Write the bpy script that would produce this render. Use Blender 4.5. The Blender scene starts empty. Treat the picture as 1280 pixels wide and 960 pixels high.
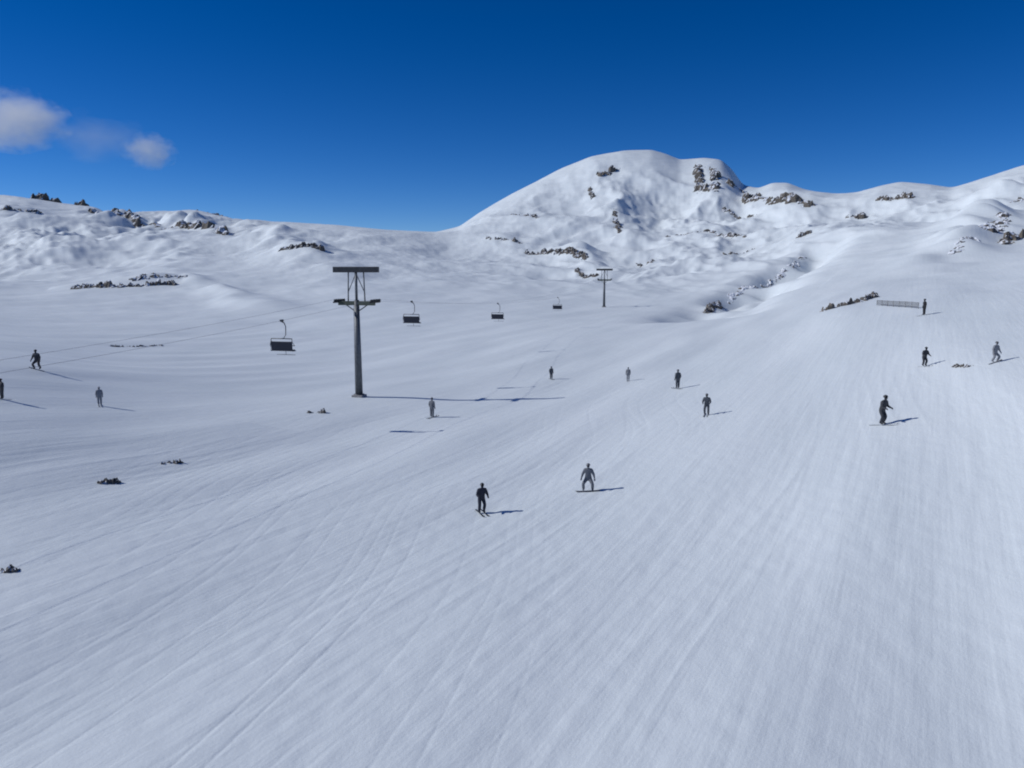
import bpy, bmesh, math, random
import numpy as np
from mathutils import Vector, Matrix

R = math.radians
random.seed(7)
S = bpy.context.scene
COL = S.collection

# ------------------------------------------------------------------ camera numbers
F = 1005.0                      # focal length in pixels of a 1280 px wide frame
PITCH = R(8.0)                  # camera looks down by this much
CP, SP = math.cos(PITCH), math.sin(PITCH)
EYE = 13.6                      # seen from a lift seat: the eye is the origin, the snow lies EYE below it

def ray(u, v):
    a, b = (u - 640.0) / F, (480.0 - v) / F
    return np.array([a, CP + b * SP, -SP + b * CP])

# ------------------------------------------------------------------ noise helpers
_rng = np.random.RandomState(11)
_perm = _rng.permutation(4096)
_gr = _rng.rand(4096) * 2 * math.pi
_gx, _gy = np.cos(_gr), np.sin(_gr)

def perlin(x, y, seed=0):
    xi, yi = np.floor(x).astype(np.int64), np.floor(y).astype(np.int64)
    xf, yf = x - xi, y - yi
    u = xf * xf * xf * (xf * (xf * 6 - 15) + 10)
    v = yf * yf * yf * (yf * (yf * 6 - 15) + 10)
    def g(ix, iy, dx, dy):
        h = _perm[(_perm[(ix + seed * 131) & 4095] + iy) & 4095]
        return _gx[h] * dx + _gy[h] * dy
    n00 = g(xi, yi, xf, yf); n10 = g(xi + 1, yi, xf - 1, yf)
    n01 = g(xi, yi + 1, xf, yf - 1); n11 = g(xi + 1, yi + 1, xf - 1, yf - 1)
    a = n00 + u * (n10 - n00); b = n01 + u * (n11 - n01)
    return (a + v * (b - a)) * 1.5

def fbm(x, y, octv=4, seed=0, gain=.5):
    t, a = 0, 1.0
    for k in range(octv):
        t = t + a * perlin(x * 2 ** k, y * 2 ** k, seed + k * 17); a *= gain
    return t

# ------------------------------------------------------------------ the terrain
# each feature line runs across the valley: (u, v, distance) triples read from the photograph
LINES = [
    [(-400, 962, 31), (0, 960, 25), (640, 960, 20.4), (1280, 960, 24.3), (1700, 955, 27)],
    [(-400, 842, 38), (0, 842, 31.5), (640, 840, 25.8), (1280, 834, 29.8), (1700, 824, 32)],
    [(-400, 745, 47), (0, 748, 40), (640, 744, 33), (1000, 738, 34.5), (1280, 728, 36.5), (1700, 706, 38)],
    [(-400, 690, 54), (0, 694, 46.5), (320, 692, 42), (640, 688, 39), (860, 672, 39.5), (1000, 655, 40.5), (1280, 632, 42.5), (1700, 590, 43)],
    [(-400, 630, 58), (0, 640, 52.5), (200, 642, 49), (420, 644, 47), (640, 640, 46.5), (735, 614, 47), (860, 588, 47), (980, 570, 47.5), (1102, 548, 49.5), (1280, 518, 53), (1700, 460, 52)],
    [(-400, 520, 66), (0, 545, 62), (120, 568, 62), (220, 565, 64), (320, 555, 66), (448, 540, 68), (540, 527, 68), (640, 548, 66), (735, 552, 64), (860, 526, 68), (960, 505, 68), (1102, 490, 68), (1280, 456, 70), (1700, 400, 68)],
    [(-400, 430, 90), (0, 462, 84), (120, 478, 86), (220, 490, 88), (320, 496, 90), (448, 497, 90), (540, 494, 92), (640, 488, 92), (735, 486, 90), (860, 476, 90), (960, 460, 90), (1102, 428, 90), (1180, 415, 90), (1280, 398, 90), (1700, 340, 90)],
    [(-400, 395, 150), (0, 424, 145), (160, 440, 145), (320, 446, 145), (448, 446, 145), (640, 434, 145), (800, 422, 145), (960, 405, 145), (1060, 388, 130), (1120, 382, 120), (1280, 362, 130), (1700, 300, 130)],
    [(-400, 370, 260), (0, 396, 250), (160, 402, 250), (320, 400, 250), (448, 394, 250), (640, 388, 250), (755, 390, 250), (860, 386, 250), (960, 374, 250), (1060, 356, 230), (1160, 348, 230), (1280, 332, 230), (1700, 260, 230)],
    [(-400, 335, 560), (0, 356, 540), (160, 351, 510), (320, 345, 460), (448, 340, 430), (560, 344, 430), (640, 346, 430), (755, 352, 430), (860, 346, 430), (960, 332, 400), (1060, 312, 380), (1160, 300, 380), (1280, 290, 380), (1700, 220, 380)],
    [(-400, 285, 1000), (0, 300, 950), (160, 302, 860), (320, 303, 740), (448, 308, 640), (560, 310, 660), (640, 302, 680), (755, 300, 700), (860, 300, 700), (960, 288, 640), (1060, 268, 560), (1160, 262, 540), (1280, 258, 540), (1700, 190, 540)],
    # skyline
    [(-400, 200, 2000), (-200, 222, 1800), (0, 243, 1560), (40, 248, 1510), (70, 253, 1470), (105, 257, 1420), (140, 264, 1360), (200, 264, 1280), (245, 262, 1210), (290, 273, 1130), (350, 277, 1010), (420, 281, 930),
     (480, 287, 910), (545, 290, 920), (575, 283, 930), (600, 265, 940), (640, 242, 960), (672, 226, 980), (700, 211, 1000), (740, 195, 1000), (780, 188, 1000), (815, 187, 1000), (832, 192, 1000),
     (850, 200, 1000), (880, 197, 1000), (902, 199, 990), (916, 212, 980), (928, 232, 960), (948, 236, 900), (965, 228, 880), (985, 228, 870), (1005, 237, 850), (1040, 242, 830),
     (1070, 241, 810), (1100, 232, 790), (1125, 227, 780), (1160, 230, 770), (1190, 235, 760), (1225, 224, 750), (1280, 206, 740), (1480, 168, 720), (1700, 130, 720)],
    # hidden side of the skyline
    [(-400, 300, 2300), (0, 330, 2000), (480, 330, 1200), (640, 320, 1300), (850, 300, 1300), (1000, 310, 1150), (1280, 300, 1000), (1700, 250, 1000)],
    [(-400, 345, 2600), (640, 345, 2600), (1700, 345, 2600)],
]
TH_F = np.linspace(R(-46), R(46), 1150)
def build_profiles(th):
    """slope tangent e and ln r of every feature line at the azimuths th"""
    P = []
    for L in LINES:
        t, e, lr = [], [], []
        for u, v, d in L:
            X, Y, Z = ray(u, v)
            h = math.hypot(X, Y)
            t.append(math.atan2(X, Y)); e.append(Z / h); lr.append(math.log(d))
        o = np.argsort(t)
        P.append((np.interp(th, np.array(t)[o], np.array(e)[o]), np.interp(th, np.array(t)[o], np.array(lr)[o])))
    return P

NR = 680
LR = np.linspace(math.log(2.0), math.log(2600), NR)
RR = np.exp(LR)

def gauss(a, sig, axis):
    n = int(sig * 3) + 1
    k = np.exp(-.5 * (np.arange(-n, n + 1) / sig) ** 2); k /= k.sum()
    pad = [(0, 0)] * a.ndim; pad[axis] = (n, n)
    b = np.pad(a, pad, mode='edge')
    return np.apply_along_axis(lambda m: np.convolve(m, k, 'valid'), axis, b)

P = build_profiles(TH_F)
E = np.zeros((len(TH_F), NR))
for i in range(len(TH_F)):
    xs = np.array([math.log(2.0), math.log(9.)] + [p[1][i] for p in P])
    z0 = P[0][0][i] * math.exp(P[0][1][i])             # the first line's height goes on level under the eye
    zs = np.array([z0, z0] + [p[0][i] * math.exp(p[1][i]) for p in P])
    es = zs / np.exp(xs)
    E[i] = np.where(LR < xs[2], np.interp(RR, np.exp(xs), zs) / RR, np.interp(LR, xs, es))
zz = E * RR[None, :]
near_z = gauss(gauss(zz, 18, 1), 60, 0)                # broad piste: smooth heights
mid_e = gauss(gauss(E, 12, 1), 28, 0)
far_e = gauss(gauss(E, 6, 1), 2, 0)
w1 = np.clip((RR - 45) / 70, 0, 1)[None, :]; w1 = w1 * w1 * (3 - 2 * w1)
w2 = np.clip((RR - 420) / 260, 0, 1)[None, :]; w2 = w2 * w2 * (3 - 2 * w2)
E = near_z / RR[None, :] * (1 - w1) + mid_e * w1
E = E * (1 - w2) + far_e * w2
# finer rings where the piste lines are seen
LU = LR
LR = np.concatenate([np.linspace(math.log(2), math.log(15), 24)[:-1], np.linspace(math.log(15), math.log(125), 860)[:-1], np.linspace(math.log(125), math.log(1300), 400)[:-1], np.linspace(math.log(1300), math.log(2600), 30)])
RR = np.exp(LR); NR = len(LR)
E = np.array([np.interp(LR, LU, e) for e in E])
ZF = E * RR[None, :]                                   # front sector heights
TRACK = R(27)                                          # groomed tracks run towards this azimuth

def relief(X, Y, r):
    """small and middle forms of the snow, in metres, from world position"""
    c, s = math.cos(TRACK), math.sin(TRACK)
    ac = X * c - Y * s                                 # across the tracks
    al = X * s + Y * c                                 # along them
    wob = 2.2 * perlin(al * .03, ac * .01, 91)         # skied lines wander a little
    aw = ac + wob
    pm = np.clip(.55 + 1.1 * perlin(ac * .07, al * .022, 95), .12, 1.1)      # groomed and skied-out patches
    c2, s2 = math.cos(TRACK - .30), math.sin(TRACK - .30)
    a2, l2 = X * c2 - Y * s2, X * s2 + Y * c2
    a2 = a2 + 3.0 * perlin(l2 * .035 + 4, a2 * .012, 97)
    pn = np.clip(.35 + 1.2 * perlin(a2 * .05 + 7, l2 * .018, 99), 0, 1)
    out = .017 * pm * perlin(aw * 1.5, al * .05, 3) * np.clip((75 - r) / 30, 0, 1)
    ridge = np.clip(1 - np.abs(perlin(aw * .55 + 3.3, al * .03, 31)) * 2.4, 0, 1)
    out += .018 * pm * ridge ** 3 * np.clip((110 - r) / 50, 0, 1)
    r2 = np.clip(1 - np.abs(perlin(a2 * .7 + 1.3, l2 * .02, 37)) * 5, 0, 1)
    out -= .020 * pn * r2 ** 2 * np.clip((110 - r) / 50, 0, 1)
    out += .014 * perlin(X * 1.1, Y * .9, 45) * np.clip((70 - r) / 30, 0, 1)
    out += 0.19 * perlin(aw * .16, al * .025, 9) * np.clip((260 - r) / 120, 0, 1)
    out += 0.34 * fbm(ac * .04, al * .016, 3, 21)
    m = np.clip((r - 110) / 260, 0, 1)
    rough = np.clip(.5 + 1.1 * perlin(X * .004, Y * .003, 53), .1, 1.1)
    out += m * rough * 1.9 * fbm(X * .013 + Y * .003, Y * .009, 5, 41, .5)
    far = np.clip((r - 330) / 350, 0, 1)
    qx = X + 26 * perlin(X * .006, Y * .006, 15); qy = Y + 26 * perlin(X * .006, Y * .006, 19)
    rid = 1 - np.abs(perlin(qx * .0055 + 1.7, qy * .0028, 63)) * 2
    rid2 = 1 - np.abs(perlin(qx * .015 + .3, qy * .0075, 67)) * 2
    out += far * (9.0 * (rid - .4) + 3.2 * rough * (rid2 - .4))
    out += far * rough * 1.5 * fbm(X * .03, Y * .018, 5, 77, .55)
    crag, am, fq = 0, 1.0, .011                        # wind-cut ribs: sharp crests at several sizes
    for k in range(4):
        crag = crag + am * (1 - np.abs(perlin(qx * fq + 11 * k, qy * fq * .7 + 5 * k, 81 + k)) * 2.6); am *= .52; fq *= 2.05
    out += np.clip((r - 260) / 240, 0, 1) * np.clip(.4 + 1.2 * perlin(X * .0035 + 4, Y * .003, 58), .05, 1.1) * 4.2 * (crag - .7)
    return out

TT, RG = np.meshgrid(TH_F, RR, indexing='ij')
XF, YF = np.sin(TT) * RG, np.cos(TT) * RG
# keep the skyline where it is: the middle forms fade out just under the crest
crest = np.exp(P[11][1])[:, None]
fade = np.clip((crest - RG) / 160, .16, 1)
fade[RG > crest] = .16
rel = relief(XF, YF, RG)
nearmask = np.clip((520 - RG) / 160, 0, 1)
ZF = ZF + rel * np.maximum(nearmask, fade)

def hz(x, y):
    th, r = math.atan2(x, y), math.hypot(x, y)
    i = (th - TH_F[0]) / (TH_F[1] - TH_F[0]); lr = math.log(max(r, 2.01))
    i = min(max(i, 0), len(TH_F) - 1.001); q = min(max(int(np.searchsorted(LR, lr)) - 1, 0), NR - 2); j = q + min(max((lr - LR[q]) / (LR[q + 1] - LR[q]), 0), .999)
    a, b = int(i), int(j); f, g = i - a, j - b
    return (ZF[a, b] * (1 - f) + ZF[a + 1, b] * f) * (1 - g) + (ZF[a, b + 1] * (1 - f) + ZF[a + 1, b + 1] * f) * g

def hit(u, v, start=3.0, stop=1500.):
    """the point of the snow that the photograph shows at pixel (u, v)"""
    d = ray(u, v); d = d / math.hypot(d[0], d[1])
    t = start; prev = start
    while t < stop:
        if d[2] * t < hz(d[0] * t, d[1] * t):
            lo, hi = prev, t
            for _ in range(30):
                m = (lo + hi) / 2
                if d[2] * m < hz(d[0] * m, d[1] * m): hi = m
                else: lo = m
            return Vector(d * hi)
        prev = t; t *= 1.004
    # above the skyline: the crest of that column
    th = math.atan2(d[0], d[1])
    c = math.exp(np.interp(th, TH_F, P[11][1]))
    return Vector((d[0] * c, d[1] * c, hz(d[0] * c, d[1] * c)))

def depth(p): return p.y * CP - p.z * SP
def pxm(p): return F / depth(p)                       # pixels per metre at a point

# long swells and drift edges whose lee side lies in shade
SWELLS = [
    ([(862, 402), (905, 380), (945, 358), (1000, 326), (1045, 288)], -13.0, 11),
    ([(95, 262), (170, 276), (225, 282), (295, 298)], 10.0, 15),
    ([(60, 362), (150, 356), (235, 356)], 5.0, 16),
    ([(335, 314), (420, 312)], 9, 14),
    ([(130, 268), (190, 310), (240, 352)], 7, 30), ([(300, 278), (350, 308), (430, 346)], 8, 22), ([(20, 255), (60, 300), (90, 345)], 6, 32), ([(215, 345), (290, 372), (350, 392)], 3.5, 10),
    ([(600, 298), (660, 312), (725, 326), (765, 350)], 8.0, 13),
    ([(740, 250), (770, 285), (790, 320)], 4.5, 16),
    ([(830, 235), (850, 270), (900, 300)], 4.5, 18),
    ([(1165, 345), (1205, 312), (1240, 270), (1262, 232)], 9.0, 15),
    ([(0, 622), (110, 590), (240, 556), (330, 532)], .65, 4.5),
    ([(100, 640), (260, 598), (420, 556)], .6, 3.0),
]
add = np.zeros_like(ZF)
for pts, amp, wid in SWELLS:
    W = [hit(u, v) for u, v in pts]
    best = np.full(ZF.shape, 1e9)
    ln = [0.]
    for a, b in zip(W[:-1], W[1:]): ln.append(ln[-1] + math.hypot(b.x - a.x, b.y - a.y))
    tap = np.zeros(ZF.shape)
    for k, (a, b) in enumerate(zip(W[:-1], W[1:])):
        ax, ay, bx, by = a.x, a.y, b.x, b.y
        L2 = (bx - ax) ** 2 + (by - ay) ** 2
        t = np.clip(((XF - ax) * (bx - ax) + (YF - ay) * (by - ay)) / L2, 0, 1)
        dd = np.hypot(XF - ax - t * (bx - ax), YF - ay - t * (by - ay))
        q = (ln[k] + t * (ln[k + 1] - ln[k])) / ln[-1]
        c = dd < best
        tap = np.where(c, np.sin(math.pi * np.clip(q, 0, 1)) ** .8, tap); best = np.where(c, dd, best)
    g_ = amp * tap * np.exp(-(best / wid) ** 2)
    add = np.where(np.abs(g_) > np.abs(add), g_, add)
add *= np.clip(.75 + .9 * perlin(XF * .018, YF * .018, 33) + .5 * perlin(XF * .06, YF * .06, 35), .15, 1.5)
ZF += add * np.maximum(nearmask, fade)
# bring the skyline to the height it has, by raising or lowering the slope below it
tgt = gauss(P[11][0][None, :], 4.0, 1)[0]
for _ in range(3):
    cut = RR[None, :] > .6 * crest
    act = np.where(cut, ZF / RG, -9).max(1)
    de = gauss((tgt - act)[None, :], 9.0, 1)[0]
    wgt = np.clip((RG / crest - .45) / .5, 0, 1); wgt = wgt * wgt * (3 - 2 * wgt)
    ZF += de[:, None] * RG * wgt * np.clip(2.2 - RG / crest, 0, 1)

# back of the slope, behind the camera and to the sides: the same hillside going on uphill
TH_B = np.linspace(R(46), R(360 - 46), 150)[1:-1]
zl, zr = ZF[0], ZF[-1]
ZB = np.zeros((len(TH_B), NR))
zback = -EYE + .06 * RR * np.exp(-RR / 900)
for i, t in enumerate(TH_B):
    k = (t - R(46)) / (R(360 - 92))
    s = k * k * (3 - 2 * k)
    side = zr * (1 - s) + zl * s
    q = math.sin(math.pi * k) ** 2
    ZB[i] = side * (1 - q) + zback * q
TH = np.concatenate([TH_F, TH_B]); Z = np.vstack([ZF, ZB]); NT = len(TH)
TT, RG = np.meshgrid(TH, RR, indexing='ij')
co = np.stack([np.sin(TT) * RG, np.cos(TT) * RG, Z], -1).reshape(-1, 3)
co = np.vstack([co, [[0, 0, -EYE]]])
ii, jj = np.meshgrid(np.arange(NT), np.arange(NR - 1), indexing='ij')
i2 = (ii + 1) % NT
quads = np.stack([ii * NR + jj, ii * NR + jj + 1, i2 * NR + jj + 1, i2 * NR + jj], -1).reshape(-1, 4)
tri = np.stack([np.arange(NT) * NR, ((np.arange(NT) + 1) % NT) * NR, np.full(NT, NT * NR)], -1)
quads = quads[:, ::-1]; tri = tri[:, ::-1]
loops = np.concatenate([quads.ravel(), tri.ravel()]).astype(np.int32)
starts = np.concatenate([np.arange(len(quads)) * 4, len(quads) * 4 + np.arange(len(tri)) * 3]).astype(np.int32)
me = bpy.data.meshes.new('snow_ground')
me.vertices.add(len(co)); me.vertices.foreach_set('co', co.astype(np.float32).ravel())
me.loops.add(len(loops)); me.loops.foreach_set('vertex_index', loops)
me.polygons.add(len(starts)); me.polygons.foreach_set('loop_start', starts)
me.update(calc_edges=True); me.validate()
me.polygons.foreach_set('use_smooth', np.ones(len(me.polygons), bool))
if me.polygons[len(quads) // 2].normal.z < 0: me.flip_normals()

# ------------------------------------------------------------------ materials
def mat(name, col, rough=.6, metal=0., var=.0, scale=6., spec=.5):
    m = bpy.data.materials.new(name); m.use_nodes = True
    nt = m.node_tree; b = nt.nodes['Principled BSDF']
    b.inputs['Roughness'].default_value = rough; b.inputs['Metallic'].default_value = metal
    b.inputs['Specular IOR Level'].default_value = spec
    n = nt.nodes.new('ShaderNodeTexNoise'); n.inputs['Scale'].default_value = scale; n.inputs['Detail'].default_value = 4
    tc = nt.nodes.new('ShaderNodeTexCoord'); nt.links.new(tc.outputs['Object'], n.inputs['Vector'])
    rp = nt.nodes.new('ShaderNodeValToRGB')
    lo, hi = 1 - var, 1 + var
    rp.color_ramp.elements[0].position = .3; rp.color_ramp.elements[1].position = .7
    rp.color_ramp.elements[0].color = (*[c * lo for c in col], 1); rp.color_ramp.elements[1].color = (*[min(c * hi, 1) for c in col], 1)
    nt.links.new(n.outputs['Fac'], rp.inputs['Fac']); nt.links.new(rp.outputs['Color'], b.inputs['Base Color'])
    return m

def snow_material():
    m = bpy.data.materials.new('snow'); m.use_nodes = True
    nt = m.node_tree; N, L = nt.nodes, nt.links
    b = N['Principled BSDF']
    b.inputs['Roughness'].default_value = .62; b.inputs['Specular IOR Level'].default_value = .25
    g = N.new('ShaderNodeNewGeometry')
    mp = N.new('ShaderNodeMapping'); mp.vector_type = 'POINT'
    mp.inputs['Rotation'].default_value = (0, 0, TRACK)
    L.new(g.outputs['Position'], mp.inputs['Vector'])
    def noise(scale, detail, sx, sy, rough=.5):
        q = N.new('ShaderNodeVectorMath'); q.operation = 'MULTIPLY'; q.inputs[1].default_value = (sx, sy, .3)
        L.new(mp.outputs['Vector'], q.inputs[0])
        n = N.new('ShaderNodeTexNoise'); n.inputs['Scale'].default_value = scale; n.inputs['Detail'].default_value = detail
        n.inputs['Roughness'].default_value = rough
        L.new(q.outputs[0], n.inputs['Vector']); return n
    def mathn(op, a, bb):
        q = N.new('ShaderNodeMath'); q.operation = op
        for k, x in enumerate((a, bb)):
            if isinstance(x, (int, float)): q.inputs[k].default_value = x
            else: L.new(x, q.inputs[k])
        return q.outputs[0]
    n1 = noise(1.0, 3, 4.2, .16); n2 = noise(1.0, 2, 1.3, .06); n3 = noise(1.0, 5, 7, 5, .65); n4 = noise(1.0, 4, .9, .45, .6)
    h = mathn('ADD', mathn('MULTIPLY', n1.outputs['Fac'], .032), mathn('MULTIPLY', n2.outputs['Fac'], .11))
    h = mathn('ADD', h, mathn('MULTIPLY', n3.outputs['Fac'], .03))
    h = mathn('ADD', h, mathn('MULTIPLY', n4.outputs['Fac'], .10))
    bp = N.new('ShaderNodeBump'); bp.inputs['Strength'].default_value = .45; bp.inputs['Distance'].default_value = 1.0
    L.new(h, bp.inputs['Height']); L.new(bp.outputs['Normal'], b.inputs['Normal'])
    # packed and loose snow differ a little in whiteness
    w = noise(1.0, 4, .10, .02, .6)
    rp = N.new('ShaderNodeValToRGB')
    rp.color_ramp.elements[0].position = .32; rp.color_ramp.elements[1].position = .68
    rp.color_ramp.elements[0].color = (.70, .765, .79, 1); rp.color_ramp.elements[1].color = (.78, .84, .86, 1)
    L.new(w.outputs['Fac'], rp.inputs['Fac']); L.new(rp.outputs['Color'], b.inputs['Base Color'])
    return m

def rock_material():
    m = bpy.data.materials.new('rock'); m.use_nodes = True
    nt = m.node_tree; N, L = nt.nodes, nt.links
    b = N['Principled BSDF']; b.inputs['Roughness'].default_value = .85
    g = N.new('ShaderNodeNewGeometry'); tc = N.new('ShaderNodeTexCoord')
    n = N.new('ShaderNodeTexNoise'); n.inputs['Scale'].default_value = 1.3; n.inputs['Detail'].default_value = 8
    L.new(tc.outputs['Object'], n.inputs['Vector'])
    rp = N.new('ShaderNodeValToRGB')
    rp.color_ramp.elements[0].position = .3; rp.color_ramp.elements[1].position = .7
    rp.color_ramp.elements[0].color = (.045, .043, .042, 1); rp.color_ramp.elements[1].color = (.19, .165, .135, 1)
    L.new(n.outputs['Fac'], rp.inputs['Fac'])
    sx = N.new('ShaderNodeSeparateXYZ'); L.new(g.outputs['Normal'], sx.inputs[0])
    ad = N.new('ShaderNodeMath'); ad.operation = 'MULTIPLY_ADD'; ad.inputs[1].default_value = .7
    n2 = N.new('ShaderNodeTexNoise'); n2.inputs['Scale'].default_value = .7; n2.inputs['Detail'].default_value = 6
    L.new(tc.outputs['Object'], n2.inputs['Vector'])
    L.new(n2.outputs['Fac'], ad.inputs[0]); L.new(sx.outputs['Z'], ad.inputs[2])
    r2 = N.new('ShaderNodeValToRGB'); r2.color_ramp.elements[0].position = .985; r2.color_ramp.elements[1].position = 1.0
    sub = N.new('ShaderNodeMath'); sub.operation = 'SUBTRACT'; sub.inputs[1].default_value = .02
    r2.color_ramp.elements[0].position = .90; r2.color_ramp.elements[1].position = .98
    L.new(ad.outputs[0], sub.inputs[0]); L.new(sub.outputs[0], r2.inputs['Fac'])
    mx = N.new('ShaderNodeMix'); mx.data_type = 'RGBA'
    mx.inputs[7].default_value = (.76, .80, .85, 1)
    L.new(r2.outputs['Color'], mx.inputs[0]); L.new(rp.outputs['Color'], mx.inputs[6])
    L.new(mx.outputs[2], b.inputs['Base Color'])
    bp = N.new('ShaderNodeBump'); bp.inputs['Strength'].default_value = .6; bp.inputs['Distance'].default_value = .3
    L.new(n.outputs['Fac'], bp.inputs['Height']); L.new(bp.outputs['Normal'], b.inputs['Normal'])
    return m

SNOW, ROCK = snow_material(), rock_material()
M = {
    'steel': mat('galvanised steel', (.13, .14, .15), .55, .55, .25, 3),
    'dark_steel': mat('dark steel', (.05, .052, .055), .5, .5, .2, 3),
    'green_paint': mat('faded green paint', (.07, .085, .06), .6, 0, .2, 3),
    'rubber': mat('black rubber', (.02, .02, .021), .8, 0, .2, 20),
    'pad': mat('dark blue seat padding', (.022, .026, .04), .75, 0, .2, 8),
    'concrete': mat('concrete', (.30, .29, .28), .9, 0, .2, 4),
    'wood': mat('weathered wood', (.085, .072, .06), .85, 0, .3, 9),
    'skin': mat('skin', (.45, .27, .2), .55, 0, .08, 10),
    'glass': mat('goggle lens', (.02, .02, .025), .12, 0, .1, 5),
    'boot': mat('ski boot plastic', (.03, .03, .035), .35, 0, .2, 9),
    'glove': mat('glove fabric', (.018, .018, .02), .8, 0, .2, 20),
    'rope': mat('steel rope', (.3, .3, .31), .5, .6, .2, 3),
    'net': mat('grey net', (.07, .07, .07), .9, 0, .2, 9),
}
def cloth(name, c): return mat(name, c, .8, 0, .18, 14)

ground = bpy.data.objects.new('snow_ground', me); COL.objects.link(ground)
me.materials.append(SNOW); ground['kind'] = 'structure'

# ------------------------------------------------------------------ object helpers
def tag(o, label, cat, group=None):
    o['label'] = label; o['category'] = cat
    if group: o['group'] = group
def empty(name, loc, label, cat, group=None, rz=0):
    o = bpy.data.objects.new(name, None); COL.objects.link(o)
    o.location = loc; o.rotation_euler = (0, 0, rz); o.empty_display_size = .3
    tag(o, label, cat, group); return o
def obj(name, bm, m, parent=None, smooth=True):
    d = bpy.data.meshes.new(name)
    bmesh.ops.recalc_face_normals(bm, faces=bm.faces)
    bm.to_mesh(d); bm.free()
    for k in (m if isinstance(m, (list, tuple)) else [m]): d.materials.append(k)
    if smooth: d.polygons.foreach_set('use_smooth', [True] * len(d.polygons))
    o = bpy.data.objects.new(name, d); COL.objects.link(o)
    if parent: o.parent = parent
    return o
def copy_tree(o, parent=None):
    c = o.copy(); COL.objects.link(c)
    if parent: c.parent = parent
    for ch in list(o.children): copy_tree(ch, c)
    return c
def add_box(bm, cx, cy, cz, sx, sy, sz, rot=None, bev=.0):
    r = bmesh.ops.create_cube(bm, size=1.0)
    vs = r['verts']
    T = Matrix.Translation((cx, cy, cz)) @ (rot if rot else Matrix.Identity(4)) @ Matrix.Diagonal((sx, sy, sz, 1))
    bmesh.ops.transform(bm, matrix=T, verts=vs)
    if bev:
        es = list({e for v in vs for e in v.link_edges})
        bmesh.ops.bevel(bm, geom=es, offset=bev, segments=2, affect='EDGES', profile=.5)
def add_tube(bm, pts, rad, n=8):
    """tube through points; rad is one radius or one per point"""
    pts = [Vector(p) for p in pts]
    rs = rad if isinstance(rad, (list, tuple)) else [rad] * len(pts)
    rings = []
    for i, p in enumerate(pts):
        t = (pts[min(i + 1, len(pts) - 1)] - pts[max(i - 1, 0)]).normalized()
        a = t.orthogonal() if abs(t.z) > .9 else t.cross(Vector((0, 0, 1)))
        a.normalize(); b = t.cross(a)
        rings.append([bm.verts.new(p + (a * math.cos(2 * math.pi * k / n) + b * math.sin(2 * math.pi * k / n)) * rs[i]) for k in range(n)])
    for A, B in zip(rings[:-1], rings[1:]):
        for k in range(n): bm.faces.new((A[k], A[(k + 1) % n], B[(k + 1) % n], B[k]))
    bm.faces.new(rings[0][::-1]); bm.faces.new(rings[-1])
def add_ball(bm, c, r, seg=12):
    q = bmesh.ops.create_uvsphere(bm, u_segments=seg, v_segments=seg * 2 // 3, radius=1)
    rr = r if isinstance(r, (list, tuple)) else (r, r, r)
    bmesh.ops.transform(bm, matrix=Matrix.Translation(c) @ Matrix.Diagonal((*rr, 1)), verts=q['verts'])
    return q['verts']

# ------------------------------------------------------------------ people
def skin_mesh(joints, bones, root):
    d = bpy.data.meshes.new('sk')
    names = list(joints)
    d.from_pydata([joints[k][0] for k in names], [(names.index(a), names.index(b)) for a, b in bones], [])
    o = bpy.data.objects.new('sk', d); COL.objects.link(o)
    r_up = 1.22                                        # padded winter clothing
    md = o.modifiers.new('s', 'SKIN'); md.use_smooth_shade = True
    for i, k in enumerate(names):
        r = joints[k][1]
        r = r if isinstance(r, tuple) else (r, r)
        g_ = 1.0 if k in ('neck', 'jaw', 'crown') or k[:2] in ('wr', 'to') else r_up
        d.skin_vertices[0].data[i].radius = (r[0] * g_, r[1] * g_)
        d.skin_vertices[0].data[i].use_root = (k == root)
    sb = o.modifiers.new('b', 'SUBSURF'); sb.levels = 2; sb.render_levels = 2
    dg = bpy.context.evaluated_depsgraph_get(); dg.update()
    m = bpy.data.meshes.new_from_object(o.evaluated_get(dg))
    bpy.data.objects.remove(o)
    return m

def add_hand(bm, wrist, fwd, side):
    """gloved hand: palm, four unequal bent fingers and a thumb"""
    f = Vector(fwd).normalized(); up = Vector((0, 0, 1)); s = f.cross(up).normalized(); n = s.cross(f)
    w = Vector(wrist)
    add_tube(bm, [w - f * .02, w + f * .04, w + f * .085], [.04, .046, .042], 8)
    for k, ln in enumerate((.068, .078, .073, .058)):
        o = w + f * .075 + s * (.03 - .02 * k)
        add_tube(bm, [o, o + f * ln * .5 - n * .012, o + f * ln * .72 - n * .05], [.0115, .0105, .008], 6)
    o = w + f * .02 - s * side * .035
    add_tube(bm, [o, o - s * side * .03 + f * .03, o - s * side * .025 + f * .065 - n * .02], [.0135, .012, .009], 6)

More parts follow.
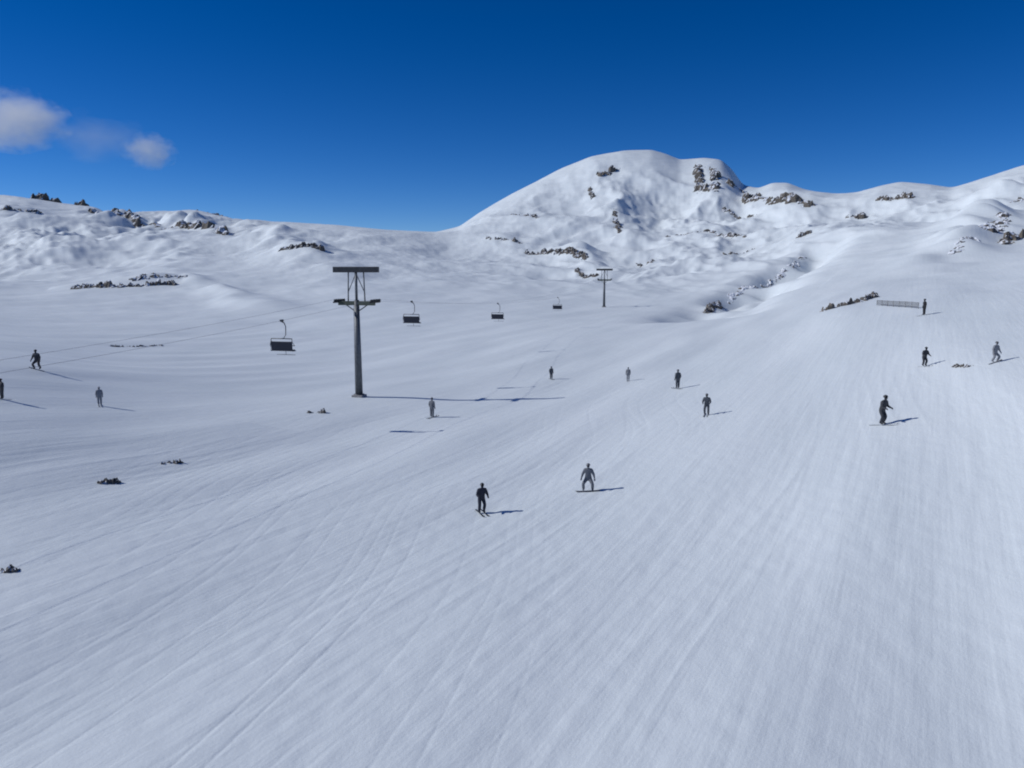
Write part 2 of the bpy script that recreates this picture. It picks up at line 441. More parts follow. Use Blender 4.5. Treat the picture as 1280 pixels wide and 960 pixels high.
def make_pose(kind):
    """joint positions of a figure 1.75 m tall that faces +Y"""
    J, B = {}, []
    lean = {'ski': .10, 'stand': .0, 'wide': .06, 'glide': .16}[kind]
    drop = {'ski': .07, 'stand': .0, 'wide': .12, 'glide': .10}[kind]
    st = {'ski': .14, 'stand': .11, 'wide': .27, 'glide': .12}[kind]
    z0 = .93 - drop
    J['pelvis'] = ((0, -.05 * (drop > .01), z0), (.165, .135))
    J['spine'] = ((0, lean * .35, z0 + .21), (.155, .125))
    J['chest'] = ((0, lean * .8, z0 + .42), (.185, .135))
    J['neck'] = ((0, lean * 1.1 + .01, z0 + .575), .066)
    J['jaw'] = ((0, lean * 1.2 + .035, z0 + .66), (.078, .088))
    J['crown'] = ((0, lean * 1.25 + .02, z0 + .78), (.078, .09))
    B += [('pelvis', 'spine'), ('spine', 'chest'), ('chest', 'neck'), ('neck', 'jaw'), ('jaw', 'crown')]
    for s, n in ((-1, 'l'), (1, 'r')):
        kf = .02 + drop * 1.6
        J['hip' + n] = ((s * .105, -.04 * (drop > .01), z0 - .09), .108)
        J['knee' + n] = ((s * (st + .01), kf, .49 - drop * .3), .08)
        J['shin' + n] = ((s * st, kf * .45, .26), .078)
        J['ankle' + n] = ((s * st, -.01, .10), .062)
        J['toe' + n] = ((s * st, .17, .055), (.05, .045))
        B += [('pelvis', 'hip' + n), ('hip' + n, 'knee' + n), ('knee' + n, 'shin' + n), ('shin' + n, 'ankle' + n), ('ankle' + n, 'toe' + n)]
        sh = (s * .205, lean * .85, z0 + .46)
        if kind == 'stand': el, wr = (s * .265, -.03, z0 + .20), (s * .27, .08, z0 - .03)
        elif kind == 'wide': el, wr = (s * .33, lean + .0, z0 + .20), (s * .39, lean + .12, z0 - .02)
        else: el, wr = (s * .30, lean + .02, z0 + .20), (s * .27, lean + .26, z0 + .13)
        J['sh' + n] = (sh, .092); J['el' + n] = (el, .066); J['wr' + n] = (wr, .045)
        B += [('chest', 'sh' + n), ('sh' + n, 'el' + n), ('el' + n, 'wr' + n)]
    return J, B

_body = {}
def body_mesh(kind):
    if kind in _body: return _body[kind]
    J, B = make_pose(kind)
    m = skin_mesh(J, B, 'pelvis')
    bm = bmesh.new(); bm.from_mesh(m); bpy.data.meshes.remove(m)
    z0 = J['pelvis'][0][2]
    for f in bm.faces:
        c = f.calc_center_median()
        arm = abs(c.x) > .215 and c.z > z0 - .12
        f.material_index = 3 if c.z < .24 else (1 if c.z < z0 - .06 and not arm else (2 if c.z > z0 + .60 else 0))
        f.smooth = True
    n0 = len(bm.faces)
    # nose and ears
    hy, hzz = J['jaw'][0][1], J['jaw'][0][2]
    bm.faces.ensure_lookup_table()
    add_tube(bm, [(0, hy + .075, hzz + .075), (0, hy + .108, hzz + .035), (0, hy + .088, hzz + .025)], [.008, .015, .012], 6)
    for s in (-1, 1): add_ball(bm, (s * .082, hy - .01, hzz + .05), (.012, .022, .032), 8)
    add_tube(bm, [(-.026, hy + .083, hzz - .012), (0, hy + .09, hzz - .012), (.026, hy + .083, hzz - .012)], [.004, .007, .004], 6)
    n1 = len(bm.faces); bm.faces.ensure_lookup_table()
    for i in range(n0, n1): bm.faces[i].material_index = 2
    for s, n in ((-1, 'l'), (1, 'r')):
        a, b = Vector(J['el' + n][0]), Vector(J['wr' + n][0])
        add_hand(bm, b, b - a, s)
    bm.faces.ensure_lookup_table()
    for i in range(n1, len(bm.faces)): bm.faces[i].material_index = 4; bm.faces[i].smooth = True
    d = bpy.data.meshes.new('body'); bm.to_mesh(d); bm.free()
    _body[kind] = (d, J); return _body[kind]

def ground_tilt(p, rz, half=.8):
    """rotation that lays a thing facing rz onto the slope along its own length"""
    dx, dy = -math.sin(rz), math.cos(rz)
    dz = hz(p.x + dx * half, p.y + dy * half) - hz(p.x - dx * half, p.y - dy * half)
    return math.atan2(dz, 2 * half)

def person(u, v, hpx, kind, rz, label, jacket, pants, helmet, gear='skis'):
    p = hit(u, v)
    s = hpx / pxm(p) / (1.80 if kind == 'stand' else 1.72)
    print('person', u, v, 'dist %.1f scale %.2f' % (p.length, s))
    s = min(max(s, .92), 1.2)
    root = empty('person', p, label, 'person', 'skiers and snowboarders on the slope', rz)
    root.scale = (s, s, s)
    d, J = body_mesh(kind); d = d.copy()
    d.materials.clear()
    for k in (jacket, pants, M['skin'], M['boot'], M['glove']): d.materials.append(k)
    b = bpy.data.objects.new('body', d); COL.objects.link(b); b.parent = root
    b.location.z = .035
    jx, jy, jz = J['crown'][0]
    jz += .035
    bm = bmesh.new()                                  # helmet shell, open below
    vs = add_ball(bm, (jx, jy - .01, jz - .01), (.118, .138, .115), 16)
    bmesh.ops.delete(bm, geom=[q for q in bm.verts if q.co.z < jz - .075 or (q.co.z < jz - .015 and q.co.y > jy + .035)], context='VERTS')
    g = bmesh.ops.solidify(bm, geom=bm.faces[:], thickness=.014)
    obj('helmet', bm, helmet, root)
    bm = bmesh.new()                                  # goggles wrap the upper face
    for k in range(9):
        t = -.9 + 1.8 * k / 8
        x, y = .098 * math.sin(t), .112 * math.cos(t)
        for zz in (-.065, .005): bm.verts.new((jx + x, jy - .005 + y, jz + zz - .015))
    bm.verts.ensure_lookup_table()
    for k in range(8): bm.faces.new((bm.verts[2 * k], bm.verts[2 * k + 2], bm.verts[2 * k + 3], bm.verts[2 * k + 1]))
    bmesh.ops.solidify(bm, geom=bm.faces[:], thickness=.018)
    obj('goggles', bm, M['glass'], root)
    tilt = ground_tilt(p, rz)
    if gear == 'skis':
        st = J['toer'][0][0]
        for sx in (-1, 1):
            bm = bmesh.new()
            prof = [(-.78, .0), (-.70, .0), (0, .012), (.70, .0), (.80, .03), (.88, .10)]
            rows = [[bm.verts.new((sg * wd, y, z)) for sg in (-1, 1)] for (y, z), wd in zip(prof, (.038, .05, .038, .055, .045, .02))]
            for A, B in zip(rows[:-1], rows[1:]): bm.faces.new((A[0], A[1], B[1], B[0]))
            bmesh.ops.solidify(bm, geom=bm.faces[:], thickness=.016)
            k = obj('ski', bm, helmet, root, False)
            k.location = (sx * st, .06, .022); k.rotation_euler = (tilt, 0, 0)
    elif gear == 'board':
        bm = bmesh.new()
        rows = []
        for i in range(13):
            t = -1 + 2 * i / 12
            wd = .145 * math.sqrt(max(0, 1 - abs(t) ** 6)) * (.87 + .13 * t * t) + .006
            rows.append([bm.verts.new((t * .77, sg * wd, .07 * max(0, abs(t) - .72) ** 1.5 * 6)) for sg in (-1, 1)])
        for A, B in zip(rows[:-1], rows[1:]): bm.faces.new((A[0], A[1], B[1], B[0]))
        bmesh.ops.solidify(bm, geom=bm.faces[:], thickness=.014)
        k = obj('snowboard', bm, helmet, root, False)
        k.location = (0, .06, .022); k.rotation_euler = (tilt, -ground_tilt(p, rz - math.pi / 2), 0)
    return root

navy, black, char = cloth('navy cloth', (.018, .022, .04)), cloth('black cloth', (.012, .012, .015)), cloth('charcoal cloth', (.04, .042, .048))
grey, slate, lgrey = cloth('grey cloth', (.13, .14, .16)), cloth('slate cloth', (.075, .085, .10)), cloth('pale grey cloth', (.22, .23, .25))
hb, hg, hw = mat('black helmet', (.015, .015, .017), .35), mat('grey helmet', (.12, .12, .13), .4), mat('pale helmet', (.35, .36, .38), .4)

person(602, 641, 38, 'ski', R(200), 'skier all in near-black clothes, largest and nearest figure, mid slope', navy, black, hb)
person(735, 614, 36, 'wide', R(170), 'snowboarder in grey clothes with wide stance, behind and right of the nearest skier', grey, slate, hg, 'board')
person(1102, 531, 37, 'ski', R(215), 'skier in dark jacket alone on the right-hand slope, casting a shadow to the right', char, black, hb)
person(883, 519, 27, 'ski', R(160), 'skier in slate grey with a long soft shadow, right of centre', slate, grey, hg)
person(847, 486, 24, 'stand', R(20), 'small upright skier in grey, just uphill of the skier in slate grey', slate, slate, hg)
person(540, 522, 25, 'stand', R(-30), 'small grey skier standing right of the steel pylon foot', grey, slate, hg)
person(1155, 458, 22, 'ski', R(190), 'dark skier uphill of the right-hand skier, below the net fence', char, slate, hb)
person(1155, 394, 20, 'stand', R(90), 'dark skier standing at the right end of the net fence', black, black, hb)
person(1243, 453, 23, 'wide', R(200), 'pale grey snowboarder nearest the right edge', lgrey, grey, hg, 'board')
person(47, 462, 26, 'wide', R(175), 'dark snowboarder on the far left slope', char, navy, hb, 'board')
person(3, 499, 24, 'stand', R(150), 'dark skier half cut off by the left edge', char, black, hb)
person(125, 507, 18, 'stand', R(210), 'faint pale skier on the left slope, below the dark snowboarder', lgrey, grey, hw)
person(689, 474, 14, 'stand', R(200), 'tiny grey skier far off, above the middle of the slope', slate, slate, hg)
person(785, 476, 14, 'stand', R(170), 'tiny pale skier far off, left of the small upright skier', lgrey, grey, hw)

# ------------------------------------------------------------------ the chairlift
b1 = hit(449, 496); b2 = hit(755, 384)
print('tower feet', b1, b2)
def at_depth(u, v, p):
    d = ray(u, v); k = math.hypot(p.x, p.y) / math.hypot(d[0], d[1]); return Vector(d * k)
dirv = Vector((b2.x - b1.x, b2.y - b1.y, 0)).normalized()
rz_lift = math.atan2(-dirv.x, dirv.y)                  # local +Y runs along the rope
def pylon(b, top_v, up_v, u, label, arm):
    H = at_depth(u, top_v, b).z - b.z; H2 = at_depth(u, up_v, b).z - b.z
    print('pylon H', H, H2)
    t = empty('lift_pylon', b, label, 'pylon', 'pylons of the chairlift', rz_lift)
    bm = bmesh.new(); add_box(bm, 0, 0, -.3, 1.3, 1.3, 1.1, bev=.06); obj('foundation', bm, M['concrete'], t, False)
    bm = bmesh.new(); add_tube(bm, [(0, 0, .2), (0, 0, H * .5), (0, 0, H + .35)], [.42, .36, .27], 20)
    add_tube(bm, [(0, 0, .25), (0, 0, .33)], [.58, .58], 16); obj('mast', bm, M['steel'], t)
    bm = bmesh.new(); add_box(bm, 0, 0, H, arm, .42, .46, bev=.03)
    for s in (-1, 1): add_tube(bm, [(0, 0, H - 1.0), (s * arm * .32, 0, H - .12)], .06, 8)
    obj('crossarm', bm, M['green_paint'], t, False)
    bm = bmesh.new()                                   # lifting frame over the crossarm
    add_tube(bm, [(0, 0, H + .2), (0, 0, H2)], .15, 10)
    bw = arm * .62
    for s in (-1, 1):
        add_tube(bm, [(s * 1.0, 0, H + .2), (s * .9, 0, H2)], .075, 8)
        add_tube(bm, [(s * .98, 0, H + 1.2), (0, 0, H2 - .4)], .05, 8)
    obj('lifting_frame', bm, M['steel'], t)
    bm = bmesh.new(); add_box(bm, 0, 0, H2, bw * 2.0, .5, .62, bev=.03); obj('lifting_beam', bm, M['dark_steel'], t, False)
    for s in (-1, 1):
        bm = bmesh.new()
        add_box(bm, s * arm * .5, 0, H + .12, .10, 2.6, .16, bev=.02)
        sh = obj('sheave_train', bm, M['dark_steel'], t, False)
        bm = bmesh.new()
        for k in range(6):
            y = -1.1 + .44 * k
            add_tube(bm, [(s * arm * .5 + .055, y, H + .26), (s * arm * .5 + .135, y, H + .26)], .2, 14)
        obj('wheel_row', bm, M['rubber'], sh)
    bm = bmesh.new()                                   # ladder up the mast
    for s in (-1, 1): add_tube(bm, [(s * .19, -.52, .6), (s * .19, -.40, H - .3)], .018, 6)
    k = .9
    while k < H - .4:
        y = -.52 + .12 * (k - .6) / (H - .9); add_tube(bm, [(-.19, y, k), (.19, y, k)], .014, 6); k += .33
    obj('ladder', bm, M['steel'], t)
    return t, H
ARM = 4.3
t1, H1 = pylon(b1, 379, 337, 443, 'tall grey steel pylon with two crossarms, standing left of centre', ARM)
t2, H2_ = pylon(b2, 350, 337, 755, 'far small pylon among the rocks below the peak', ARM)

side = Vector((dirv.y, -dirv.x, 0))                    # to the right of the rope direction
def rope_pts(s):
    P1 = b1 + Vector((0, 0, H1 + .48)) + side * (s * (ARM / 2 + .095)); P2 = b2 + Vector((0, 0, H2_ + .48)) + side * (s * (ARM / 2 + .095))
    P0 = P1 - (P2 - P1) * .62 + Vector((0, 0, -1.5))
    P3 = P2 + (P2 - P1) * 1.6
    P3.z = hz(P3.x, P3.y) + 7
    span = []
    for A, B, sag in ((P0, P1, 1.6), (P1, P2, 3.2), (P2, P3, 4.0)):
        for k in range(24):
            t = k / 24
            q = A.lerp(B, t); q.z -= sag * 4 * t * (1 - t); span.append(q)
    span.append(P3)
    return span
def on_rope(pts, u):
    for a, b in zip(pts[:-1], pts[1:]):
        ua, ub = 640 + F * a.x / depth(a), 640 + F * b.x / depth(b)
        if ua <= u <= ub: return a.lerp(b, (u - ua) / (ub - ua))
RO = {}
for s, lab in ((1, 'thin steel haul rope over the right arm of the pylons, carrying the chairs'), (-1, 'thin steel haul rope over the left arm of the pylons, without chairs')):
    pts = rope_pts(s); RO[s] = pts
    bm = bmesh.new(); add_tube(bm, pts, .010, 6)
    o = obj('haul_rope', bm, M['rope']); tag(o, lab, 'cable', 'ropes of the chairlift')

def make_chair(loc, label):
    t = empty('lift_chair', loc, label, 'lift chair', 'chairs hanging from the lift rope', rz_lift)
    bm = bmesh.new(); add_box(bm, 0, 0, 0, .16, .42, .18, bev=.02); add_tube(bm, [(0, -.05, -.08), (.25, -.05, -.2)], .05, 8); obj('grip', bm, M['dark_steel'], t, False)
    bm = bmesh.new(); add_tube(bm, [(.25, -.05, -.2), (.40, -.08, -.5), (.40, -.12, -1.2), (.22, -.15, -1.5), (0, -.15, -1.55)], .045, 10); obj('hanger', bm, M['steel'], t)
    bm = bmesh.new()
    add_tube(bm, [(-1.0, -.15, -1.55), (1.0, -.15, -1.55)], .04, 8)
    for s in (-1, 1): add_tube(bm, [(s * 1.0, -.15, -1.55), (s * 1.05, -.25, -2.1), (s * 1.05, -.18, -2.62), (s * 1.05, .35, -2.62)], .035, 8)
    obj('frame', bm, M['steel'], t)
    bm = bmesh.new(); add_box(bm, 0, .10, -2.57, 2.0, .52, .12, bev=.03); obj('seat', bm, M['pad'], t, False)
    bm = bmesh.new(); add_box(bm, 0, -.20, -2.20, 2.0, .12, .82, Matrix.Rotation(R(10), 4, 'X'), .03); obj('backrest', bm, M['pad'], t, False)
    bm = bmesh.new()
    for s in (-1, 1): add_tube(bm, [(s * .98, -.2, -1.75), (s * .9, .45, -2.2)], .022, 8)
    add_tube(bm, [(-.9, .45, -2.2), (.9, .45, -2.2)], .03, 8); add_tube(bm, [(-.9, .5, -3.0), (.9, .5, -3.0)], .022, 8)
    add_tube(bm, [(0, .45, -2.2), (0, .5, -3.0)], .022, 8)
    obj('safety_bar', bm, M['steel'], t)
    return t
chair = None
for u, lab in ((352, 'dark lift chair left of the tall pylon, nearest of the chairs'), (514, 'dark lift chair just right of the tall pylon'),
               (622, 'dark lift chair between the tall pylon and the far one, middle of the span'), (697, 'smallest dark lift chair, close to the far pylon')):
    q = on_rope(RO[1], u)
    if chair is None: chair = make_chair(q, lab); c = chair
    else: c = copy_tree(chair); c.location = q; c['label'] = lab
    print('chair', u, q, 480 - F * 0, depth(q))

# ------------------------------------------------------------------ rocks
def cells(x, y, seed):
    """blocky stone heights: the random height of the nearest cell, and the distance to its border"""
    xi, yi = np.floor(x).astype(int), np.floor(y).astype(int)
    b1 = np.full(x.shape, 9.); b2 = np.full(x.shape, 9.); hh = np.zeros(x.shape)
    for i in (-1, 0, 1):
        for j in (-1, 0, 1):
            k = _perm[(_perm[(xi + i + seed) & 4095] + yi + j) & 4095]
            px = xi + i + .5 + .42 * _gx[k]; py = yi + j + .5 + .42 * _gy[k]
            dd = np.hypot(x - px, y - py)
            up = _gx[(k * 7 + 3) & 4095] * .5 + .5 + .7 * ((x - px) * _gx[(k + 9) & 4095] + (y - py) * _gy[(k + 9) & 4095])
            c = dd < b1
            b2 = np.where(c, b1, np.minimum(b2, dd)); hh = np.where(c, up, hh); b1 = np.where(c, dd, b1)
    return hh, b2 - b1

def outcrop(pts, n, w_px, h_px, label, name='rock_outcrop', cat='rocks', group='rock outcrops showing through the snow', bare=.5):
    """bedrock along a line of pixels: one craggy sheet of stone that rises out of the snow where it is high"""
    W = [hit(u, v) for u, v in pts]
    org = sum(W, Vector()) / len(W); org.z = hz(org.x, org.y)
    m = 1 / pxm(org); wd = w_px * m * .75; ht = h_px * m * .8
    seed = sum(map(ord, label)) % 900
    P2 = [(q.x - org.x, q.y - org.y) for q in W]
    x0, x1 = min(p[0] for p in P2) - wd * 1.3, max(p[0] for p in P2) + wd * 1.3
    y0, y1 = min(p[1] for p in P2) - wd * 1.3, max(p[1] for p in P2) + wd * 1.3
    st = max(wd / 9, m * .8, math.sqrt((x1 - x0) * (y1 - y0) / 16000))
    nx, ny = max(int((x1 - x0) / st), 8), max(int((y1 - y0) / st), 8)
    gx, gy = np.meshgrid(np.linspace(x0, x1, nx), np.linspace(y0, y1, ny), indexing='ij')
    best = np.full(gx.shape, 1e9)
    for (ax, ay), (bx, by) in zip(P2[:-1], P2[1:]) if len(P2) > 1 else [(P2[0], P2[0])]:
        L2 = (bx - ax) ** 2 + (by - ay) ** 2 + 1e-9
        t = np.clip(((gx - ax) * (bx - ax) + (gy - ay) * (by - ay)) / L2, 0, 1)
        best = np.minimum(best, np.hypot(gx - ax - t * (bx - ax), gy - ay - t * (by - ay)))
    c1, e1 = cells(gx / (wd * .75) + 5.3, gy / (wd * .75) + 2.1, seed)
    c2, e2 = cells(gx / (wd * .3) + 1.3, gy / (wd * .3) + 7.7, seed + 50)
    body = .75 * c1 + .35 * c2 + .25 * perlin(gx / wd * 2.5, gy / wd * 2.5, 3) - .22 * np.exp(-(e1 / .10) ** 2)
    patch = perlin(gx / (wd * 2.6), gy / (wd * 2.6), seed % 50) * .5
    z = ht * (body + patch - (1 - bare) * .75 - 1.1 * np.clip(best / (wd * .75), 0, 3) ** 2)
    z = np.clip(z, -ht * .9, None)
    base = np.array([[hz(org.x + a, org.y + b) for a, b in zip(ra, rb)] for ra, rb in zip(gx, gy)]) - org.z
    jx = .16 * wd * perlin(gx / wd * 3 + 9, gy / wd * 3, 7); jy = .16 * wd * perlin(gx / wd * 3, gy / wd * 3 + 9, 8)
    co = np.stack([gx + jx, gy + jy, base + z], -1).reshape(-1, 3)
    a_, b_ = np.meshgrid(np.arange(nx - 1), np.arange(ny - 1), indexing='ij')
    fs = np.stack([a_ * ny + b_, (a_ + 1) * ny + b_, (a_ + 1) * ny + b_ + 1, a_ * ny + b_ + 1], -1).reshape(-1, 4)
    # drop the faces that lie deep under the snow, keep one connected sheet
    d = bpy.data.meshes.new(name); d.from_pydata(co.tolist(), [], fs.tolist()); d.update()
    d.materials.append(ROCK)
    o = bpy.data.objects.new(name, d); COL.objects.link(o); o.location = org
    tag(o, label, cat, group); return o

# skyline, left
outcrop([(46, 248), (76, 250)], 7, 17, 13, 'dark rocks on the left skyline, larger of the pair', bare=.95)
outcrop([(97, 254), (108, 256)], 4, 14, 11, 'dark rocks on the left skyline, smaller of the pair', bare=.95)
outcrop([(118, 266), (170, 276), (225, 281), (285, 294)], 26, 15, 8, 'long broken rock band under the left skyline', bare=.95)  # dark rock laid along a band of hillside shade
outcrop([(250, 262), (285, 271)], 6, 9, 5, 'small rocks along the skyline above the long rock band')
outcrop([(95, 361), (150, 359), (215, 356)], 20, 13, 7, 'low rock band halfway down the left hillside', bare=.95)  # rock colour darkens a soft shaded strip of the hillside
outcrop([(168, 349), (200, 345), (230, 346)], 5, 14, 5, 'few rocks just above the low rock band on the left hillside', bare=.75)  # rocks added to darken a shaded patch of the slope
outcrop([(350, 313), (402, 312)], 8, 10, 6, 'short rock band under the flat skyline, left of the pylon top', bare=.8)  # dark stone put in for a band of terrain shading
outcrop([(140, 433), (205, 432)], 16, 7, 3.5, 'thin level line of rocks on the left slope')
# the peak
outcrop([(752, 218), (772, 211)], 8, 14, 9, 'dark rocks near the summit, left shoulder of the peak', bare=.75)
outcrop([(874, 208), (873, 236)], 8, 16, 8, 'dark rock rib under the eastern top, left side of the pair', bare=.75)
outcrop([(893, 212), (892, 238)], 8, 15, 8, 'dark rock rib under the eastern top, right side of the pair', bare=.75)
outcrop([(874, 237), (893, 238)], 5, 16, 8, 'dark rock foot joining the two ribs of the eastern top', bare=.8)
outcrop([(915, 232), (925, 238)], 6, 19, 10, 'blackish rocks in the notch right of the eastern top', bare=.85)
outcrop([(938, 246), (970, 250), (1008, 257)], 20, 25, 12, 'wide brownish rock face on the ridge right of the notch', bare=.8)
outcrop([(905, 262), (945, 268)], 8, 10, 5, 'thin rocks on the snow below the notch')
outcrop([(1060, 270), (1076, 272)], 6, 14, 10, 'single dark rock knob on the right-hand snowfield', bare=.8)
outcrop([(1100, 249), (1138, 247)], 10, 12, 7, 'short level rock band under the right skyline', bare=.85)
outcrop([(1000, 296), (1018, 287)], 5, 9, 7, 'small rocks at the upper end of the shaded gully')
outcrop([(884, 391), (900, 382)], 5, 12, 7, 'dark rocks at the lower end of the shaded gully', bare=.9)
outcrop([(912, 378), (945, 359), (985, 336), (1005, 322)], 12, 13, 3.5, 'long slanting line of small rocks along the shaded gully', bare=.55)  # rocks added to deepen the grey shade of the gully
outcrop([(640, 268), (672, 272)], 7, 9, 4, 'thin grey rocks on the left flank of the peak', bare=.6)
outcrop([(735, 236), (742, 247)], 5, 9, 5, 'small grey rocks below the summit rocks', bare=.6)
outcrop([(768, 262), (775, 290)], 6, 10, 5, 'grey rocks in the middle of the peak face', bare=.6)
outcrop([(835, 296), (880, 290), (930, 296)], 12, 10, 4, 'long thin rock line low on the right flank of the peak', bare=.7)
outcrop([(905, 318), (940, 312)], 6, 9, 4, 'sparse rocks below the right flank of the peak', bare=.6)
outcrop([(610, 298), (650, 304)], 8, 10, 5, 'brownish rocks at the left foot of the peak')
outcrop([(658, 316), (730, 322)], 14, 10, 6, 'dark rock ledge across the foot of the peak', bare=.85)
outcrop([(720, 338), (748, 345)], 6, 9, 6, 'dark rocks above the far pylon')
outcrop([(796, 328), (815, 327)], 4, 10, 5, 'small rocks right of the far pylon')
outcrop([(1254, 304), (1272, 297)], 7, 20, 13, 'large dark boulders near the right edge', bare=.85)
outcrop([(1266, 252), (1284, 250)], 5, 18, 9, 'grey rocks at the right edge, under the skyline', bare=.8)
outcrop([(1195, 316), (1218, 300)], 6, 20, 5, 'flat grey rocks left of the large boulders', bare=.8)
outcrop([(1032, 388), (1055, 382), (1075, 377), (1094, 371)], 18, 13, 8, 'slanting dark rock ledge at the left end of the net fence', bare=.9)
outcrop([(1236, 286), (1256, 268)], 6, 20, 6, 'broad broken rocks above the large boulders', bare=.75)  # rocks added to widen the shaded area at the right edge
outcrop([(4, 262), (48, 266)], 6, 12, 5, 'low rocks under the left end of the skyline', bare=.75)
# near, low stones; all but the last are chair shadows built as stone
G = 'low stones and stone-built chair shadows on the piste'
def stones(u, v, n, w, h, label): outcrop([(u - w * .9, v), (u + w * .9, v)], n, w, h, label, 'stone_shadow_patch', 'stones', G, .75)
stones(134, 604, 6, 12, 8, 'low dark stony patch on the left piste, darker and nearer than its neighbour')  # chair shadow on the left piste, built as stone
stones(213, 579, 6, 12, 6, 'low stony patch on the left piste, fainter and uphill of its darker neighbour')  # chair shadow on the left piste, built as stone
stones(396, 516, 5, 9, 7, 'low stones left below the foot of the tall pylon')  # chair shadow near the pylon foot, built as stone
stones(4, 714, 5, 14, 9, 'low dark stones cut off by the left edge of the foreground')  # chair shadow at the left edge, built as stone
stones(1204, 458, 5, 10, 5, 'low stones between the two skiers on the far right slope')

# ------------------------------------------------------------------ net fence
fa, fb = hit(1096, 382), hit(1148, 386)
t = empty('net_fence', fa, 'low grey net fence between the slanting rock ledge and a skier', 'fence')
n = 8; tops = []
for k in range(n):
    q = fa.lerp(fb, k / (n - 1)); q.z = hz(q.x, q.y)
    bm = bmesh.new(); add_tube(bm, [(0, 0, -.3), (0, 0, .85)], .03, 8)
    o = obj('post', bm, M['wood'], t); o.location = q - fa; tops.append(q - fa)
bm = bmesh.new()
for a, b in zip(tops[:-1], tops[1:]):
    for hgt in (.12, .26, .4, .54, .68, .8): add_tube(bm, [a + Vector((0, 0, hgt)), b + Vector((0, 0, hgt))], .022, 5)
    for j in range(1, 8):
        q = a.lerp(b, j / 8); add_tube(bm, [q + Vector((0, 0, .12)), q + Vector((0, 0, .8))], .014, 5)
obj('net', bm, M['net'], t)

# ------------------------------------------------------------------ clouds
def cloud_material(name, dens, scale, cut):
    m = bpy.data.materials.new(name); m.use_nodes = True
    nt = m.node_tree; N, L = nt.nodes, nt.links
    N.remove(N['Principled BSDF'])
    v = N.new('ShaderNodeVolumePrincipled'); v.inputs['Color'].default_value = (1, 1, 1, 1); v.inputs['Anisotropy'].default_value = .45
    tc = N.new('ShaderNodeTexCoord')
    ln = N.new('ShaderNodeVectorMath'); ln.operation = 'LENGTH'; L.new(tc.outputs['Object'], ln.inputs[0])
    n = N.new('ShaderNodeTexNoise'); n.inputs['Scale'].default_value = scale; n.inputs['Detail'].default_value = 7; n.inputs['Roughness'].default_value = .62
    L.new(tc.outputs['Object'], n.inputs['Vector'])
    # density = noise minus a fall-off from the middle of the cloud
    a = N.new('ShaderNodeMath'); a.operation = 'MULTIPLY'; a.inputs[1].default_value = .55; L.new(ln.outputs['Value'], a.inputs[0])
    s = N.new('ShaderNodeMath'); s.operation = 'SUBTRACT'; L.new(n.outputs['Fac'], s.inputs[0]); L.new(a.outputs[0], s.inputs[1])
    mr = N.new('ShaderNodeMapRange'); mr.inputs['From Min'].default_value = cut; mr.inputs['From Max'].default_value = cut + .35
    mr.inputs['To Min'].default_value = 0; mr.inputs['To Max'].default_value = dens
    L.new(s.outputs[0], mr.inputs['Value']); L.new(mr.outputs['Result'], v.inputs['Density'])
    L.new(v.outputs['Volume'], N['Material Output'].inputs['Volume'])
    return m
def cloud(u, v, w_px, h_px, dist, dens, label, seed=0, scale=1.6, cut=.0):
    d = ray(u, v); c = Vector(d * (dist / math.hypot(d[0], d[1]))); m = depth(c) / F
    bm = bmesh.new(); bmesh.ops.create_icosphere(bm, subdivisions=3, radius=1.0)
    o = obj('cloud', bm, cloud_material('cloud vapour', dens, scale, cut))
    o.location = c; o.scale = (w_px * m / 2, w_px * m / 2.4, h_px * m / 2); o.rotation_euler = (0, 0, R(seed))
    tag(o, label, 'cloud', 'small clouds over the left ridge'); return o
cloud(16, 150, 140, 84, 3200, .009, 'larger white cloud cut off by the left edge', 12, 2.2)
cloud(187, 189, 70, 50, 3400, .009, 'smaller rounded white cloud right of the larger one', 200, 2.3)
cloud(122, 172, 150, 70, 3600, .0012, 'faint veil of cloud between the two white clouds', 75, 1.8, .05)

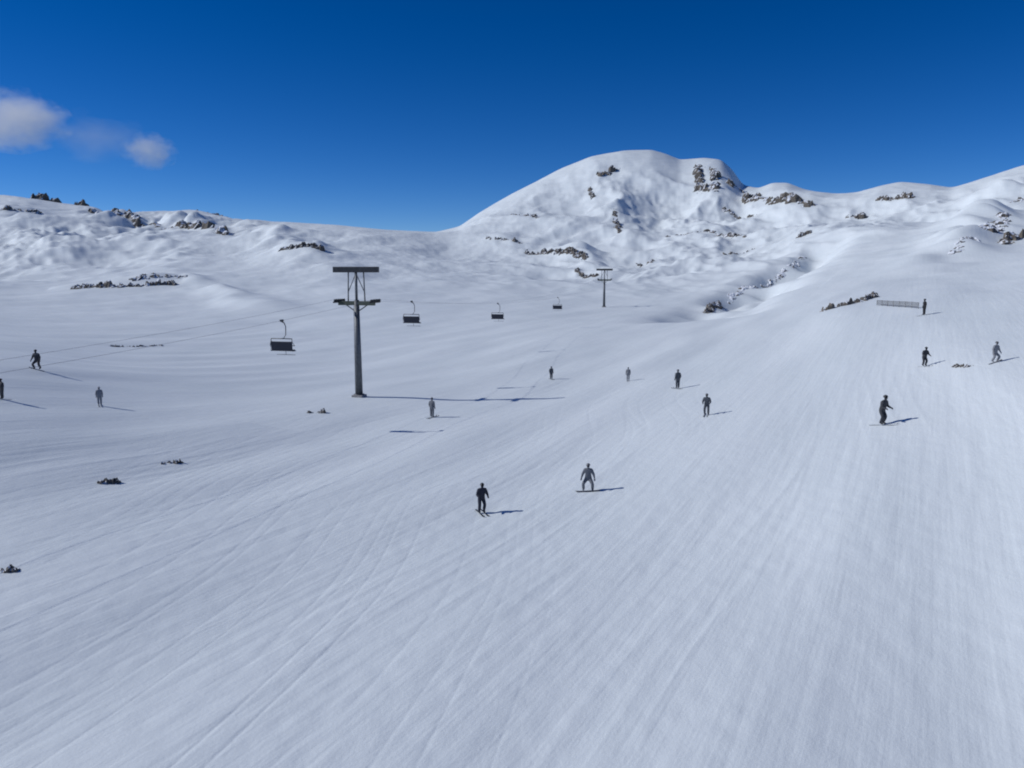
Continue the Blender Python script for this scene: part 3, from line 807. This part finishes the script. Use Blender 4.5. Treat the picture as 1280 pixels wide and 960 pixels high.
# ------------------------------------------------------------------ light, sky, camera
SUN_EL, SUN_AZ = R(35), R(-88)                          # azimuth from +Y towards +X: the sun stands to the left
sd = Vector((math.sin(SUN_AZ) * math.cos(SUN_EL), math.cos(SUN_AZ) * math.cos(SUN_EL), math.sin(SUN_EL)))
l = bpy.data.lights.new('sun', 'SUN'); l.energy = 3.8; l.angle = R(.53); l.color = (1, .985, .965)
lo = bpy.data.objects.new('sun', l); COL.objects.link(lo); lo.rotation_euler = sd.to_track_quat('Z', 'Y').to_euler(); lo.location = sd * 50

wd = bpy.data.worlds.new('World'); S.world = wd; wd.use_nodes = True
nt = wd.node_tree; bg = nt.nodes['Background']
sky = nt.nodes.new('ShaderNodeTexSky'); sky.sky_type = 'NISHITA'; sky.sun_disc = False
sky.sun_elevation = SUN_EL; sky.sun_rotation = SUN_AZ
sky.altitude = 5500; sky.air_density = 1.0; sky.dust_density = 0.0; sky.ozone_density = 3.0
hs = nt.nodes.new('ShaderNodeHueSaturation'); hs.inputs['Hue'].default_value = .51; hs.inputs['Saturation'].default_value = 1.3; hs.inputs['Value'].default_value = 1.0
gm = nt.nodes.new('ShaderNodeGamma'); gm.inputs['Gamma'].default_value = 1.1
nt.links.new(sky.outputs['Color'], gm.inputs['Color']); nt.links.new(gm.outputs['Color'], hs.inputs['Color']); nt.links.new(hs.outputs['Color'], bg.inputs['Color'])
bg.inputs['Strength'].default_value = .098

cam = bpy.data.cameras.new('camera'); co_ = bpy.data.objects.new('camera', cam); COL.objects.link(co_)
cam.sensor_width = 36; cam.lens = 36 * F / 1280; cam.clip_start = .05; cam.clip_end = 12000
co_.location = (0, 0, 0); co_.rotation_euler = (math.pi / 2 - PITCH, 0, 0)
S.camera = co_

vs = S.view_settings
vs.view_transform = 'Standard'; vs.look = 'None'; vs.gamma = 1; vs.use_curve_mapping = False; vs.exposure = -.36
S.render.resolution_x, S.render.resolution_y = 1024, 768
S.cycles.use_denoising = True
S.cycles.volume_bounces = 48; S.cycles.max_bounces = 48; S.cycles.diffuse_bounces = 4; S.cycles.glossy_bounces = 4
S.cycles.volume_max_steps = 64
S.cycles.filter_width = 2.0
